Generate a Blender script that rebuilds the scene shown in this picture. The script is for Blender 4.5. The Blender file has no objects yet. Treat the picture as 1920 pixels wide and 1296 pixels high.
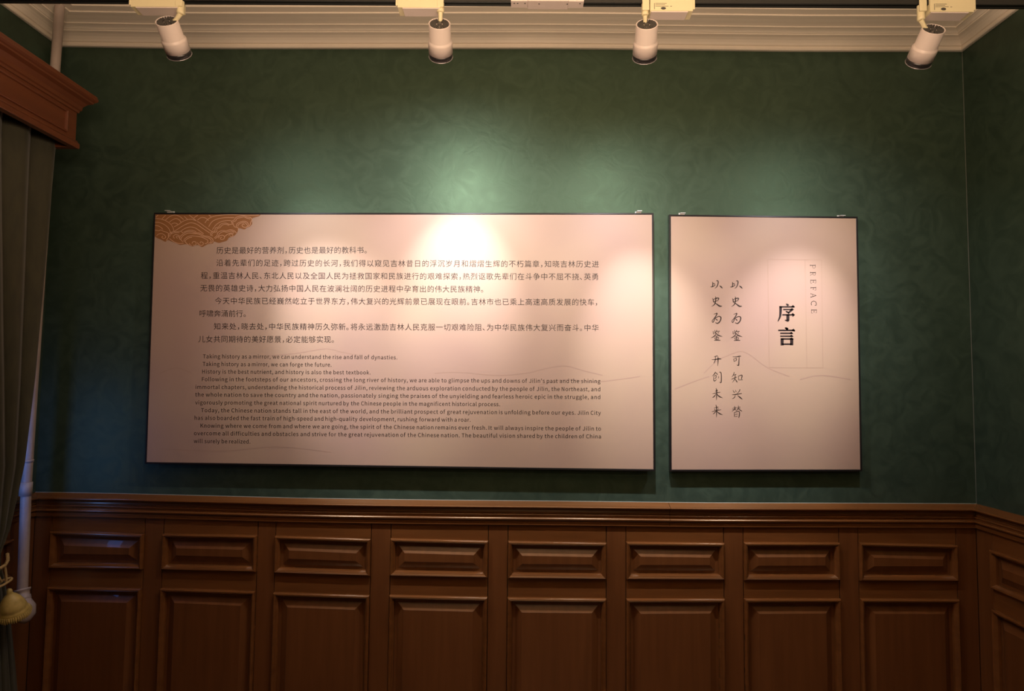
import bpy, math, os, random
import numpy as np
from mathutils import Vector, Matrix
from mathutils.geometry import tessellate_polygon
random.seed(3)
scene = bpy.context.scene
col = scene.collection

# ---------------------------------------------------------------- camera, world, light, exposure
F, YAW, PITCH, ROLL = 1219.34, -0.0113, 0.0593, 0.0103          # focal length in pixels of a 1920 px wide frame
CAM = np.array([0.0, -3.10, 1.60])                              # back wall is the plane y = 0
fw = np.array([math.sin(YAW)*math.cos(PITCH), math.cos(YAW)*math.cos(PITCH), math.sin(PITCH)])
r0 = np.array([math.cos(YAW), -math.sin(YAW), 0.0]); u0 = np.cross(r0, fw)
cr, sr = math.cos(ROLL), math.sin(ROLL)
RT, UP = cr*r0+sr*u0, -sr*r0+cr*u0
cd = bpy.data.cameras.new('camera'); cam = bpy.data.objects.new('camera', cd); col.objects.link(cam)
cd.sensor_width = 36; cd.lens = F/1920*36; cd.clip_start = .05
cam.matrix_world = Matrix(((RT[0], UP[0], -fw[0], CAM[0]), (RT[1], UP[1], -fw[1], CAM[1]), (RT[2], UP[2], -fw[2], CAM[2]), (0, 0, 0, 1)))
scene.camera = cam
scene.view_settings.view_transform = 'Standard'; scene.view_settings.look = 'None'
scene.view_settings.gamma = 1; scene.view_settings.use_curve_mapping = False
scene.view_settings.exposure = 0.0
w = bpy.data.worlds.new('world'); scene.world = w; w.use_nodes = True
w.node_tree.nodes['Background'].inputs[0].default_value = (1, .8, .6, 1); w.node_tree.nodes['Background'].inputs[1].default_value = .02

SPOT_W, SPOT_COL = 78, (.96, .93, 1.0)
SPOTS = []                                                       # (aim x, aim z, power factor, cone degrees)
def area(name, loc, rot, size, sy, power, colr):
    l = bpy.data.lights.new(name, 'AREA'); l.shape = 'RECTANGLE'; l.size = size; l.size_y = sy; l.energy = power; l.color = colr
    o = bpy.data.objects.new(name, l); o.location = loc; o.rotation_euler = rot; col.objects.link(o)
area('fill_uplight', (0.1, -2.45, 2.35), (math.radians(150), 0, 0), 2.2, .4, 58, (1, .70, .46))      # added warm fill, not a real fitting; brightens ceiling and cornice from below
area('far_room_light', (0.3, -4.6, 2.3), (math.radians(80), 0, 0), 1.6, .8, 6, (1, .72, .5))
area('window_light', (-2.20, -.40, 1.25), (math.radians(90), 0, math.radians(-40)),   .06, .6, .55, (.12, .3, 1))   # bluish daylight leaking past the curtain's edge

# ---------------------------------------------------------------- helpers
def ray(px, py):
    return (px-960)/F*RT - (py-648)/F*UP + fw
def at_y(px, py, y):
    d = ray(px, py); t = (y-CAM[1])/d[1]; return CAM+d*t
def at_x(px, py, x):
    d = ray(px, py); t = (x-CAM[0])/d[0]; return CAM+d*t

def wloc(o):
    v = Vector((0, 0, 0))
    while o is not None: v += o.location; o = o.parent
    return v
class MB:
    def __init__(s): s.v = []; s.f = []; s.sm = []
    def add(s, vs, fs, smooth=False):
        b = len(s.v); s.v += [tuple(map(float, p)) for p in vs]
        for f in fs: s.f.append(tuple(b+i for i in f)); s.sm.append(smooth)
    def box(s, a, b, bev=0):
        x0, y0, z0 = map(min, zip(a, b)); x1, y1, z1 = map(max, zip(a, b))
        vs = [(x, y, z) for x in (x0, x1) for y in (y0, y1) for z in (z0, z1)]
        s.add(vs, [(0, 1, 3, 2), (4, 6, 7, 5), (0, 4, 5, 1), (2, 3, 7, 6), (0, 2, 6, 4), (1, 5, 7, 3)])
    def grid(s, rows, closed_u=False, closed_v=False, smooth=False, cap=False):
        n = len(rows); m = len(rows[0]); vs = [p for r in rows for p in r]; fs = []
        for i in range(n if closed_u else n-1):
            for j in range(m if closed_v else m-1):
                a = i*m+j; b = i*m+(j+1) % m; c = ((i+1) % n)*m+(j+1) % m; d = ((i+1) % n)*m+j
                fs.append((a, b, c, d))
        s.add(vs, fs, smooth)
        if cap: s.add(rows[0], [tuple(range(m))][0:1]); s.add(rows[-1], [tuple(reversed(range(m)))])
    def lathe(s, origin, axis, prof, n=32, smooth=True, cap=True):
        a = Vector(axis).normalized(); t = a.orthogonal().normalized(); b = a.cross(t); o = Vector(origin); rows = []
        for (d, r) in prof:
            rows.append([tuple(o+a*d+(t*math.cos(k*2*math.pi/n)+b*math.sin(k*2*math.pi/n))*r) for k in range(n)])
        s.grid(rows, closed_v=True, smooth=smooth, cap=cap)
    def tube(s, pts, rad, n=12, cap=True):
        pts = [Vector(p) for p in pts]; rows = []; ref = None
        for i, p in enumerate(pts):
            d = (pts[min(i+1, len(pts)-1)]-pts[max(i-1, 0)]).normalized()
            if ref is None: ref = d.orthogonal().normalized()
            t = (ref-d*ref.dot(d)).normalized(); ref = t; b = d.cross(t)
            r = rad[i] if hasattr(rad, '__len__') else rad
            rows.append([tuple(p+(t*math.cos(k*2*math.pi/n)+b*math.sin(k*2*math.pi/n))*r) for k in range(n)])
        s.grid(rows, closed_v=True, smooth=True, cap=cap)
    def build(s, name, mat, parent=None, bevel=0, recalc=True):
        off = wloc(parent) if parent else Vector((0, 0, 0))
        if parent is None: off = Vector((0, 0, 0))
        me = bpy.data.meshes.new(name); me.from_pydata([(p[0]-off.x, p[1]-off.y, p[2]-off.z) for p in s.v], [], s.f)
        me.polygons.foreach_set('use_smooth', s.sm)
        if recalc:
            import bmesh
            bm = bmesh.new(); bm.from_mesh(me)
            if bevel: bmesh.ops.remove_doubles(bm, verts=bm.verts, dist=1e-6)
            bmesh.ops.recalc_face_normals(bm, faces=bm.faces); bm.to_mesh(me); bm.free()
        me.materials.append(mat); o = bpy.data.objects.new(name, me); col.objects.link(o); o.parent = parent
        if bevel:
            m = o.modifiers.new('bevel', 'BEVEL'); m.width = bevel; m.segments = 2; m.limit_method = 'ANGLE'
        return o
def thing(name, label, cat, loc, group=None):
    o = bpy.data.objects.new(name, None); o.location = loc; o.empty_display_size = .05; col.objects.link(o)
    o['label'] = label; o['category'] = cat
    if group: o['group'] = group
    return o
def struct(o, label=None):
    o['kind'] = 'structure'
    if label: o['label'] = label
    return o

# ---------------------------------------------------------------- materials
def mat(name, colr, rough=.5, metal=0, coat=0, spec=.5, sheen=0):
    m = bpy.data.materials.new(name); m.use_nodes = True; b = m.node_tree.nodes['Principled BSDF']
    b.inputs['Base Color'].default_value = (*colr, 1); b.inputs['Roughness'].default_value = rough
    b.inputs['Metallic'].default_value = metal; b.inputs['Coat Weight'].default_value = coat
    b.inputs['Specular IOR Level'].default_value = spec; b.inputs['Sheen Weight'].default_value = sheen
    return m
def noise_mix(m, c1, c2, scale, stretch=(1, 1, 1), detail=4, lo=.3, hi=.7, bump=0, bdist=.01, distort=0, rough_var=None):
    nt = m.node_tree; N = nt.nodes; L = nt.links; b = N['Principled BSDF']
    tc = N.new('ShaderNodeTexCoord'); mp = N.new('ShaderNodeMapping'); mp.inputs['Scale'].default_value = stretch
    geo = N.new('ShaderNodeNewGeometry'); L.new(geo.outputs['Position'], mp.inputs['Vector'])
    n = N.new('ShaderNodeTexNoise'); n.inputs['Scale'].default_value = scale; n.inputs['Detail'].default_value = detail
    n.inputs['Distortion'].default_value = distort
    L.new(mp.outputs[0], n.inputs['Vector'])
    cr_ = N.new('ShaderNodeValToRGB'); cr_.color_ramp.elements[0].position = lo; cr_.color_ramp.elements[1].position = hi
    cr_.color_ramp.elements[0].color = (*c1, 1); cr_.color_ramp.elements[1].color = (*c2, 1)
    L.new(n.outputs['Fac'], cr_.inputs[0]); L.new(cr_.outputs[0], b.inputs['Base Color'])
    if bump:
        bp = N.new('ShaderNodeBump'); bp.inputs['Strength'].default_value = bump; bp.inputs['Distance'].default_value = bdist
        L.new(n.outputs['Fac'], bp.inputs['Height']); L.new(bp.outputs[0], b.inputs['Normal'])
    if rough_var:
        mr = N.new('ShaderNodeMapRange'); mr.inputs['To Min'].default_value = rough_var[0]; mr.inputs['To Max'].default_value = rough_var[1]
        L.new(n.outputs['Fac'], mr.inputs['Value']); L.new(mr.outputs[0], b.inputs['Roughness'])
    return m
M = {}
M['green'] = noise_mix(mat('green_plaster', (.05, .1, .07), .5, spec=.7), (.026, .041, .032), (.040, .060, .045), 10, detail=10, lo=.36, hi=.66, bump=.22, bdist=.006, distort=1.9, rough_var=(.42, .62))
M['green'].node_tree.nodes['Principled BSDF'].inputs['Specular Tint'].default_value = (.64, 1, .56, 1)
M['wood'] = noise_mix(mat('stained_wood', (.15, .045, .015), .36, coat=.25), (.125, .042, .012), (.17, .060, .017), 9, (3.5, 3.5, .25), detail=6, lo=.3, hi=.75, bump=.04, bdist=.002)
M['woodh'] = noise_mix(mat('stained_wood_rail', (.15, .045, .015), .25, coat=.12, spec=1.0), (.135, .047, .012), (.19, .068, .018), 9, (.25, 3, 3), detail=6, lo=.3, hi=.75, bump=.03, bdist=.002)
for k_ in ('wood', 'woodh'): M[k_].node_tree.nodes['Principled BSDF'].inputs['Specular Tint'].default_value = (1, .78, .5, 1)
M['pelmet'] = noise_mix(mat('pelmet_wood', (.2, .05, .02), .38, coat=.15), (.115, .032, .013), (.16, .047, .018), 8, (2, .25, 3), detail=6, lo=.3, hi=.75, bump=.03, bdist=.002)
M['crown'] = noise_mix(mat('gypsum', (.7, .62, .52), .6), (.80, .72, .62), (.84, .76, .66), 2, detail=2)
M['ceil'] = noise_mix(mat('ceiling_paint', (.7, .63, .55), .7), (.66, .6, .52), (.7, .64, .56), 4)
M['floor'] = noise_mix(mat('floor_wood', (.12, .06, .03), .35), (.08, .035, .018), (.14, .065, .03), 6, (.4, 4, 1))
M['caulk'] = mat('caulk', (.26, .27, .22), .6)
M['black'] = mat('black_frame', (.012, .010, .010), .28, spec=.6)
M['ink'] = mat('print_ink', (.020, .011, .010), .42, spec=.4)
M['ink2'] = mat('brush_ink', (.024, .013, .010), .42)
M['faint'] = mat('faint_print_line', (.36, .24, .17), .36)
M['faint2'] = mat('faint_ridge', (.372, .243, .180), .46)
M['gold'] = mat('gold_print', (.27, .115, .04), .36)
M['goldl'] = mat('gold_print_line', (.62, .36, .22), .36)
M['print'] = noise_mix(mat('printed_sheet', (.55, .38, .3), .46, spec=.5), (.385, .25, .195), (.43, .30, .205), 1.6, detail=2, lo=.35, hi=.65)
M['white'] = mat('white_lamp_paint', (.72, .62, .58), .4)
M['cream'] = mat('cream_adapter', (.74, .66, .42), .45)
M['dark'] = mat('dark_plastic', (.02, .018, .02), .3)
M['track'] = mat('black_track', (.015, .016, .015), .4)
M['lens'] = mat('clear_lens_rim', (.5, .47, .5), .12, metal=.6)
M['steel'] = mat('bright_bracket', (.8, .8, .78), .35, metal=.4)
M['pipe'] = noise_mix(mat('painted_pipe', (.5, .42, .38), .42), (.36, .29, .255), (.44, .36, .32), 12, detail=3)
M['curtain'] = noise_mix(mat('olive_curtain', (.05, .05, .03), .85, sheen=.15), (.034, .033, .019), (.048, .045, .024), 40, (1, 1, .3), detail=4)
M['goldcord'] = mat('gold_cord', (.42, .3, .13), .45)
M['goldt'] = noise_mix(mat('gold_tassel', (.5, .36, .1), .42), (.45, .34, .10), (.6, .46, .16), 60)
M['grey'] = mat('dark_grey_vent', (.06, .055, .05), .5)

# ---------------------------------------------------------------- room
XL, XR, ZC, ZR, CEIL = -2.2913, 2.1428, 3.2382, 1.0598, 3.375
REAR = -5.4
def slab(name, a, b, m):
    q = MB(); q.box(a, b); return struct(q.build(name, m))
wall_back = slab('wall_back', (XL-.12, 0, 0), (XR+.12, .12, CEIL), M['green'])
wall_left = slab('wall_left', (XL-.12, REAR, 0), (XL, 0, CEIL), M['green'])
wall_right = slab('wall_right', (XR, REAR, 0), (XR+.12, 0, CEIL), M['green'])
wall_rear = slab('wall_rear', (XL-.12, REAR-.12, 0), (XR+.12, REAR, CEIL), M['green'])
floor = slab('floor', (XL-.12, REAR-.12, -.1), (XR+.12, .12, 0), M['floor'])
ceiling = slab('ceiling', (XL-.12, REAR-.12, CEIL), (XR+.12, .12, CEIL+.1), M['ceil'])

# profile sweeps along the walls: profile points are (projection from wall, height)
def side_pts(side, p, z, t):
    if side == 'back': return (t, -p, z)
    if side == 'right': return (XR-p, t, z)
    return (XL+p, t, z)
def sweep(name, side, prof, m, stations, zfun=None, parent=None, smooth=False):
    q = MB(); rows = []
    for t in stations:
        row = []
        for (p, z) in prof:
            tt = t
            if t == 'L': tt = XL+p
            elif t == 'R': tt = XR-p
            elif t == 'C': tt = -p
            base = zfun(tt) if zfun else 0
            row.append(side_pts(side, p, z+base, tt))
        rows.append(row)
    q.grid(rows, closed_v=True, cap=True, smooth=smooth)
    return q.build(name, m, parent)

CROWN = [(0, .0), (.011, .0), (.0145, .002), (.0155, .006), (.015, .012), (.008, .0155), (.009, .022), (.015, .0245), (.019, .034), (.027, .044), (.039, .052), (.053, .0565),
         (.053, .0625), (.058, .0635), (.060, .0665), (.066, .071), (.078, .0755), (.084, .076), (.084, .082), (.100, .087), (.125, .092), (.150, .094), (.150, .100), (.190, .102), (.190, .1368), (0, .1368)]
# small unevenness of the plaster cornice and the dado rail, as they run in the photograph
cw = [(120, 88.3), (350, 92.3), (700, 92.3), (1030, 92.2), (1300, 95), (1500, 97.6), (1800, 97.5)]
cwx = [at_y(x, y, 0) for x, y in cw]
def crown_z(x): return float(np.interp(x, [p[0] for p in cwx], [p[2] for p in cwx]))
def const_crown(v): return lambda x: v
CL, CR = crown_z(XL), crown_z(XR)
st = ['L']+[float(v) for v in np.linspace(XL+.2, XR-.2, 14)]+['R']
def fit_top(prof, z0):   # the moulding's back always reaches the ceiling
    return prof
struct(sweep('trim_1', 'back', CROWN, M['crown'], st, crown_z), 'cream stepped plaster cornice along the top of the back wall')
struct(sweep('trim_2', 'right', CROWN, M['crown'], ['C', REAR], const_crown(CR)), 'cream stepped plaster cornice along the right wall')
struct(sweep('trim_3', 'left', CROWN, M['crown'], ['C', REAR], const_crown(CL)), 'cream stepped plaster cornice above the curtain on the left wall')

def arc(cx, cz, r, a0, a1, n=5):
    return [(cx+r*math.cos(math.radians(a0+(a1-a0)*i/n)), cz+r*math.sin(math.radians(a0+(a1-a0)*i/n))) for i in range(n+1)]
RAIL = [(0, 0), (.043, -.016)]+arc(.0450, -.0208, .005, 80, -80)+[(.036, -.0275), (.0285, -.033), (.0255, -.038), (.0265, -.0445)]\
    + [(.031, -.0455), (.0325, -.0475), (.031, -.0495), (.0285, -.051), (.0285, -.0545)]+[(.034, -.0555), (.0355, -.0575), (.034, -.060), (.030, -.063), (.029, -.0695)]\
    + arc(.0345, -.0765, .0062, 100, -90)+[(.030, -.0845), (.0295, -.0865), (.0315, -.0875), (.0315, -.105), (.0200, -.106), (.0, -.106)]
rw = [(68, 923), (180, 924.5), (380, 929.5), (580, 934.7), (800, 937.6), (1040, 939.7), (1320, 943), (1700, 944), (1825, 944.8)]
rwx = [at_y(x, y, 0) for x, y in rw]
def rail_z(x): return float(np.interp(x, [p[0] for p in rwx], [p[2] for p in rwx]))
RL, RR = rail_z(XL), rail_z(XR)
seam = at_y(1253, 960, 0)[0]
stl = ['L']+[float(v) for v in np.linspace(XL+.15, seam-.0008, 12)]
strr = [seam+.0008]+[float(v) for v in np.linspace(seam+.15, XR-.15, 5)]+['R']
t4 = bpy.data.objects.new('trim_4', None); col.objects.link(t4); struct(t4, 'dark varnished wooden dado rail with stacked mouldings on the back wall')
sweep('rail_length', 'back', RAIL, M['woodh'], stl, rail_z, t4)
sweep('rail_length', 'back', RAIL, M['woodh'], strr, rail_z, t4)
sweep('caulk_line', 'back', [(0, 0), (.0018, -.0006), (.0012, .0012), (0, .0018)], M['caulk'], ['L']+[float(v) for v in np.linspace(XL+.15, XR-.15, 16)]+['R'], rail_z, t4)
woodside = M['woodh'].copy(); woodside.name = 'stained_wood_side_rail'
for n_ in woodside.node_tree.nodes:
    if n_.type == 'MAPPING': n_.inputs['Scale'].default_value = (3, .25, 3)
struct(sweep('trim_5', 'right', RAIL, woodside, ['C', REAR], const_crown(RR)), 'dark wooden dado rail on the right wall')
struct(sweep('trim_6', 'left', RAIL, woodside, ['C', REAR], const_crown(RL)), 'dark wooden dado rail on the left wall behind the curtain')
q = MB(); q.box((XR-.0018, -.0018, RR), (XR, 0, CR)); struct(q.build('trim_7', mat('dark_caulk', (.16, .17, .15), .6)), 'thin caulk line in the right corner')

# wainscot: every board and raised panel is a part of its wall
PS = .020                                                        # face of stiles and rails stands this far off the wall
up = [((94, 995), (270, 1000.7), (94, 1065), (269, 1067.5)), ((306, 1000), (483.5, 1003.5), (304.5, 1068), (480, 1072)),
      ((516, 1004), (695.7, 1010), (515, 1074), (693, 1079.5)), ((732, 1009), (916, 1013.5), (733, 1079.5), (914, 1083)),
      ((951.7, 1014), (1137, 1017), (953, 1084), (1136, 1086)), ((1173.5, 1015.5), (1358, 1017.8), (1175, 1086), (1357, 1087)),
      ((1394, 1016.5), (1573.5, 1017), (1394.5, 1087.5), (1573.5, 1088)), ((1608, 1017), (1793.5, 1021.5), (1611, 1088.5), (1792.5, 1089.5))]
lo = [((94, 1099.5), (268, 1103)), ((302.5, 1102), (481, 1108)), ((514, 1110), (695, 1115.5)), ((730, 1115), (915, 1119)),
      ((951, 1119.7), (1137, 1121.7)), ((1172.5, 1122), (1357.5, 1122)), ((1394, 1122), (1575, 1122)), ((1612, 1122), (1797.5, 1123))]
BASE = .10
MOULD = [(0, 0), (.001, .010), (.004, .0165), (.0075, .018), (.0095, .0155), (.011, .0165), (.0135, .0150), (.0155, .0115), (.0165, .0125), (.019, .0085), (.0225, .002), (.024, -.010)]
FIELD = [(.020, -.011), (.036, -.012), (.066, .0055), (.067, .0068), (.069, .0068)]
def rect_rings(mb, corners, prof, to_world, fill=False, closed=False):
    # corners TL TR BR BL as (t, z) on the wall plane
    rows = []
    for (d, h) in prof:
        rows.append([to_world(t+sx*d, z+sz*d, PS+h) for (t, z), (sx, sz) in zip(corners, ((1, -1), (-1, -1), (-1, 1), (1, 1)))])
    mb.grid(rows, closed_v=True)
    if fill: mb.add(rows[-1], [(0, 1, 2, 3)])
def back_w(t, z, p): return (t, -p, z)
def right_w(t, z, p): return (XR-p, -t, z)
def left_w(t, z, p): return (XL+p, -t, z)
def panel_unit(wall, corners, tw):
    q = MB(); rect_rings(q, corners, FIELD, tw, fill=True); rp = q.build('raised_panel', M['wood'], wall, recalc=True)
    q = MB(); rect_rings(q, corners, [(0.0, -.012)]+MOULD, tw); q.build('panel_moulding', M['woodh'], rp)
def board(wall, name, t0, t1, z0, z1, tw, m=None):
    g = .0003; q = MB(); a = tw(t0+g, z0, .001); b = tw(t1-g, z1, PS); q.box(a, b); q.build(name, m or M['wood'], wall, bevel=.0012)
def avg(*a): return sum(a)/len(a)
edges = []
for U, Lw in zip(up, lo):
    P = [at_y(*c, -PS) for c in U]; Q = [at_y(*c, -PS) for c in Lw]
    xl = avg(P[0][0], P[2][0], Q[0][0]); xr = avg(P[1][0], P[3][0], Q[1][0]); edges.append((xl, xr, P, Q))
# back wall boards
bounds = [XL+PS]+[e for x in edges for e in x[:2]]+[XR-PS]
for i in range(0, len(bounds), 2):
    board(wall_back, 'stile', bounds[i]+.0012*(i > 0), bounds[i+1]-.0012*(i < len(bounds)-2), .0, min(rail_z(bounds[i]), rail_z(bounds[i+1]))-.1015, back_w)
for (xl, xr, P, Q) in edges:
    xl2, xr2 = xl+.0012, xr-.0012
    zt = avg(P[0][2], P[1][2]); zb = avg(P[2][2], P[3][2]); zq = avg(Q[0][2], Q[1][2])
    board(wall_back, 'cross_rail', xl2, xr2, zt-.003, min(rail_z(xl), rail_z(xr))-.1015, back_w, M['woodh'])
    board(wall_back, 'cross_rail', xl2, xr2, zq-.003, zb+.003, back_w, M['woodh'])
    board(wall_back, 'cross_rail', xl2, xr2, 0, BASE+.003, back_w, M['woodh'])
    panel_unit(wall_back, [(xl, P[0][2]), (xr, P[1][2]), (xr, P[3][2]), (xl, P[2][2])], back_w)
    panel_unit(wall_back, [(xl, Q[0][2]), (xr, Q[1][2]), (xr, BASE), (xl, BASE)], back_w)
# side walls
a = at_x(1858.5, 1030, XR-PS); b = at_x(1863, 1104, XR-PS); c = at_x(1865, 1143, XR-PS)
def side_wainscot(wall, tw, t0, RZ, n):
    zt, zb, zq = a[2], b[2], c[2]; W, G = .462, .094
    board(wall, 'stile', .0215, t0+.002, 0, RZ-.1015, tw)
    for i in range(n):
        s = t0+i*(W+G)
        for z0, z1 in ((zt-.003, RZ-.1015), (zq-.003, zb+.003), (0, BASE+.003)): board(wall, 'cross_rail', s+.002, s+W-.002, z0, z1, tw, woodside)
        board(wall, 'stile', s+W-.002, s+W+G+.002 if i < n-1 else -REAR, 0, RZ-.1015, tw)
        panel_unit(wall, [(s, zt), (s+W, zt), (s+W, zb), (s, zb)], tw)
        panel_unit(wall, [(s, zq), (s+W, zq), (s+W, BASE), (s, BASE)], tw)
side_wainscot(wall_right, right_w, -avg(a[1], b[1], c[1]), RR, 4)
side_wainscot(wall_left, left_w, .16, RL, 4)

# ---------------------------------------------------------------- the two boards
def ribbon(mb, pts, width, conv, smooth=4, taper=False):
    """flat brush stroke: pts (x, y[, w]) in print space"""
    P = [tuple(p)+((width,) if len(p) == 2 else ()) for p in pts]
    if smooth > 1 and len(P) > 2:
        out = []
        for i in range(len(P)-1):
            p0 = P[max(i-1, 0)]; p1 = P[i]; p2 = P[i+1]; p3 = P[min(i+2, len(P)-1)]
            for k in range(smooth):
                t = k/smooth
                out.append(tuple(.5*((2*b_)+(-a_+c_)*t+(2*a_-5*b_+4*c_-d_)*t*t+(-a_+3*b_-3*c_+d_)*t**3) for a_, b_, c_, d_ in zip(p0, p1, p2, p3)))
        out.append(P[-1]); P = out
    rows = []
    for i, p in enumerate(P):
        q0 = P[max(i-1, 0)]; q1 = P[min(i+1, len(P)-1)]; dx, dy = q1[0]-q0[0], q1[1]-q0[1]; l = math.hypot(dx, dy) or 1
        nx, ny = -dy/l*p[2]/2, dx/l*p[2]/2
        rows.append([conv(p[0]+nx, p[1]+ny), conv(p[0]-nx, p[1]-ny)])
    mb.grid(rows)
def poly(mb, pts, conv):
    tri = tessellate_polygon([[Vector((x, y, 0)) for x, y in pts]])
    mb.add([conv(x, y) for x, y in pts], [tuple(t) for t in tri])

def board_body(name, label, corners, y_face, hooks, depth):
    """corners: outer frame TL TR BR BL in photograph pixels"""
    W = [at_y(x, y, y_face) for x, y in corners]
    root = thing(name, label, 'board', tuple(avg(*[p[i] for p in W]) if i != 2 else W[3][2] for i in range(3)))
    def ring(d, y): return [(W[k][0]+sx*d, y, W[k][2]+sz*d) for k, (sx, sz) in enumerate(((1, -1), (-1, -1), (-1, 1), (1, 1)))]
    q = MB(); fwid = .0085
    q.grid([ring(.001, y_face+depth), ring(0, y_face+depth-.001), ring(0, y_face-.0005), ring(.0007, y_face-.0012), ring(fwid-.002, y_face-.0012), ring(fwid, y_face-.0005), ring(fwid, y_face+.004)], closed_v=True)
    q.build('frame', M['black'], root)
    q = MB(); q.grid([ring(fwid-.001, y_face+.0), ring(fwid-.001, y_face+.012)], closed_v=True); q.add(ring(fwid-.001, y_face+.0), [(0, 1, 2, 3)]); q.add(ring(fwid-.001, y_face+.012), [(3, 2, 1, 0)])
    sheet = q.build('printed_sheet', M['print'], root)
    for (hx, hy) in hooks:
        h = at_y(hx, hy, -.012); q = MB()
        zt = h[2]
        q.box((h[0]-.014, -.0025, zt-.03), (h[0]+.014, 0, zt+.004)); q.box((h[0]-.012, y_face+.006, zt-.004), (h[0]+.012, -.001, zt-.0015))
        q.box((h[0]-.012, y_face+depth, zt-.03), (h[0]+.012, y_face+depth+.002, zt-.002))
        hk = q.build('hanging_bracket', M['steel'], root); hk['label'] = 'bright metal hanging bracket above the frame'
        q = MB(); q.lathe((h[0], -.0025, zt-.006), (0, -1, 0), [(0, .0032), (.002, .0032), (.003, .002)], 10); q.build('screw', M['dark'], hk)
    return root, sheet

Y1, Y2 = -.050, -.036
b1, s1 = board_body('text_board', 'wide black-framed peach board with long printed text and cloud ornament in its corner',
                    [(288.5, 399), (1225.5, 399.5), (1228.5, 883.5), (271.5, 870)], Y1, [(320, 397), (1197, 397.5)], .028)
b2, s2 = board_body('title_board', 'tall narrow black-framed peach board with large title characters, right of the text board',
                    [(1254.5, 402.5), (1608, 406.5), (1616.5, 884), (1256, 884)], Y2, [(1279, 400), (1577, 404.5)], .024)
def c1(x, y): return at_y(x, y, Y1-.0003)
def c1b(x, y): return at_y(x, y, Y1-.0006)
def c2(x, y): return at_y(x, y, Y2-.0003)

# glyph outlines from Blender's bundled typeface
font = None
try:
    fp = os.path.join(bpy.utils.resource_path('LOCAL'), 'datafiles', 'fonts', 'Noto Sans CJK Regular.woff2')
    if os.path.exists(fp): font = bpy.data.fonts.load(fp)
except Exception: font = None
cu = bpy.data.curves.new('glyphs', 'FONT'); cu.resolution_u = 3; cu.size = 1; cu.space_line = 4
if font: cu.font = font
to = bpy.data.objects.new('glyphs', cu); col.objects.link(to)
cache = {}
def load_glyphs(strings):
    """one text object, one string per line, split by height afterwards (cap height becomes 0.733)"""
    cu.body = '\n'.join(['H']+strings)
    dg = bpy.context.evaluated_depsgraph_get(); dg.update()
    me = to.evaluated_get(dg).to_mesh()
    vs = [(v.co.x, v.co.y) for v in me.vertices]; V = [[] for _ in range(len(strings)+1)]; Fc = [[] for _ in V]; idx = {}
    row = lambda y: int(round((-y+.35)/4))
    for k, (x, y) in enumerate(vs):
        r = row(y); idx[k] = (r, len(V[r])); V[r].append((x, y+4*r))
    for p in me.polygons:
        t = [idx[k] for k in p.vertices]; Fc[t[0][0]].append(tuple(b for _, b in t))
    kk = .733/max(v[1] for v in V[0])
    for st_, v, f in zip(strings, V[1:], Fc[1:]): cache[st_] = ([(x*kk, y*kk) for x, y in v], f)
def glyph(s): return cache[s]
def put(mb, s, x, y, em, sx, slope, conv, ox=0):
    vs, fs = glyph(s)
    mb.add([conv(x+(vx-ox)*em*sx, y-vy*em+slope*(vx-ox)*em*sx) for vx, vy in vs], fs)

PUN = '，。、'
cn = [("历史是最好的营养剂，历史也是最好的教科书。", 405.8, 469.7, 689.5, 469.0),
      ("沿着先辈们的足迹，跨过历史的长河，我们得以窥见吉林昔日的浮沉岁月和熠熠生辉的不朽篇章，知晓吉林历史进", 405.2, 492.9, 1123.3, 495.4),
      ("程，重温吉林人民、东北人民以及全国人民为拯救国家和民族进行的艰难探索，热烈讴歌先辈们在斗争中不屈不挠、英勇", 376.2, 516.7, 1123, 519.0),
      ("无畏的英雄史诗，大力弘扬中国人民在波澜壮阔的历史进程中孕育出的伟大民族精神。", 375.2, 540.2, 908, 542.4),
      ("今天中华民族已经巍然屹立于世界东方，伟大复兴的光辉前景已展现在眼前。吉林市也已乘上高速高质发展的快车，", 402.7, 564.2, 1122, 566.7),
      ("呼啸奔涌前行。", 373.5, 587.9, 462.5, 588.2),
      ("知来处，晓去处，中华民族精神历久弥新。将永远激励吉林人民克服一切艰难险阻、为中华民族伟大复兴而奋斗。中华", 400.6, 612, 1123, 614.8),
      ("儿女共同期待的美好愿景，必定能够实现。", 371.5, 636, 628, 636.8)]
load_glyphs(sorted(set(''.join(l[0] for l in cn))))
paras_cn = [(0, 1), (1, 4), (4, 6), (6, 8)]
EM = 13.9
for a0, a1 in paras_cn:
    mb = MB()
    for (s, x0, y0, x1, y1) in cn[a0:a1]:
        adv = [.53 if ch in PUN else 1.0 for ch in s]
        tot = sum(adv[:-1])+(.45 if s[-1] in PUN else .94)
        step = (x1-x0)/tot; pen = x0-.03*step; slope = (y1-y0)/(x1-x0)
        for ch, ad in zip(s, adv):
            yb = y0+slope*(pen-x0)+EM*.375
            put(mb, ch, pen+(0 if ch in PUN else (step-EM)*.5), yb, EM, 1.0, slope, c1)
            pen += ad*step
    mb.build('chinese_paragraph', M['ink'], s1, recalc=False)['kind'] = 'stuff'
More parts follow.
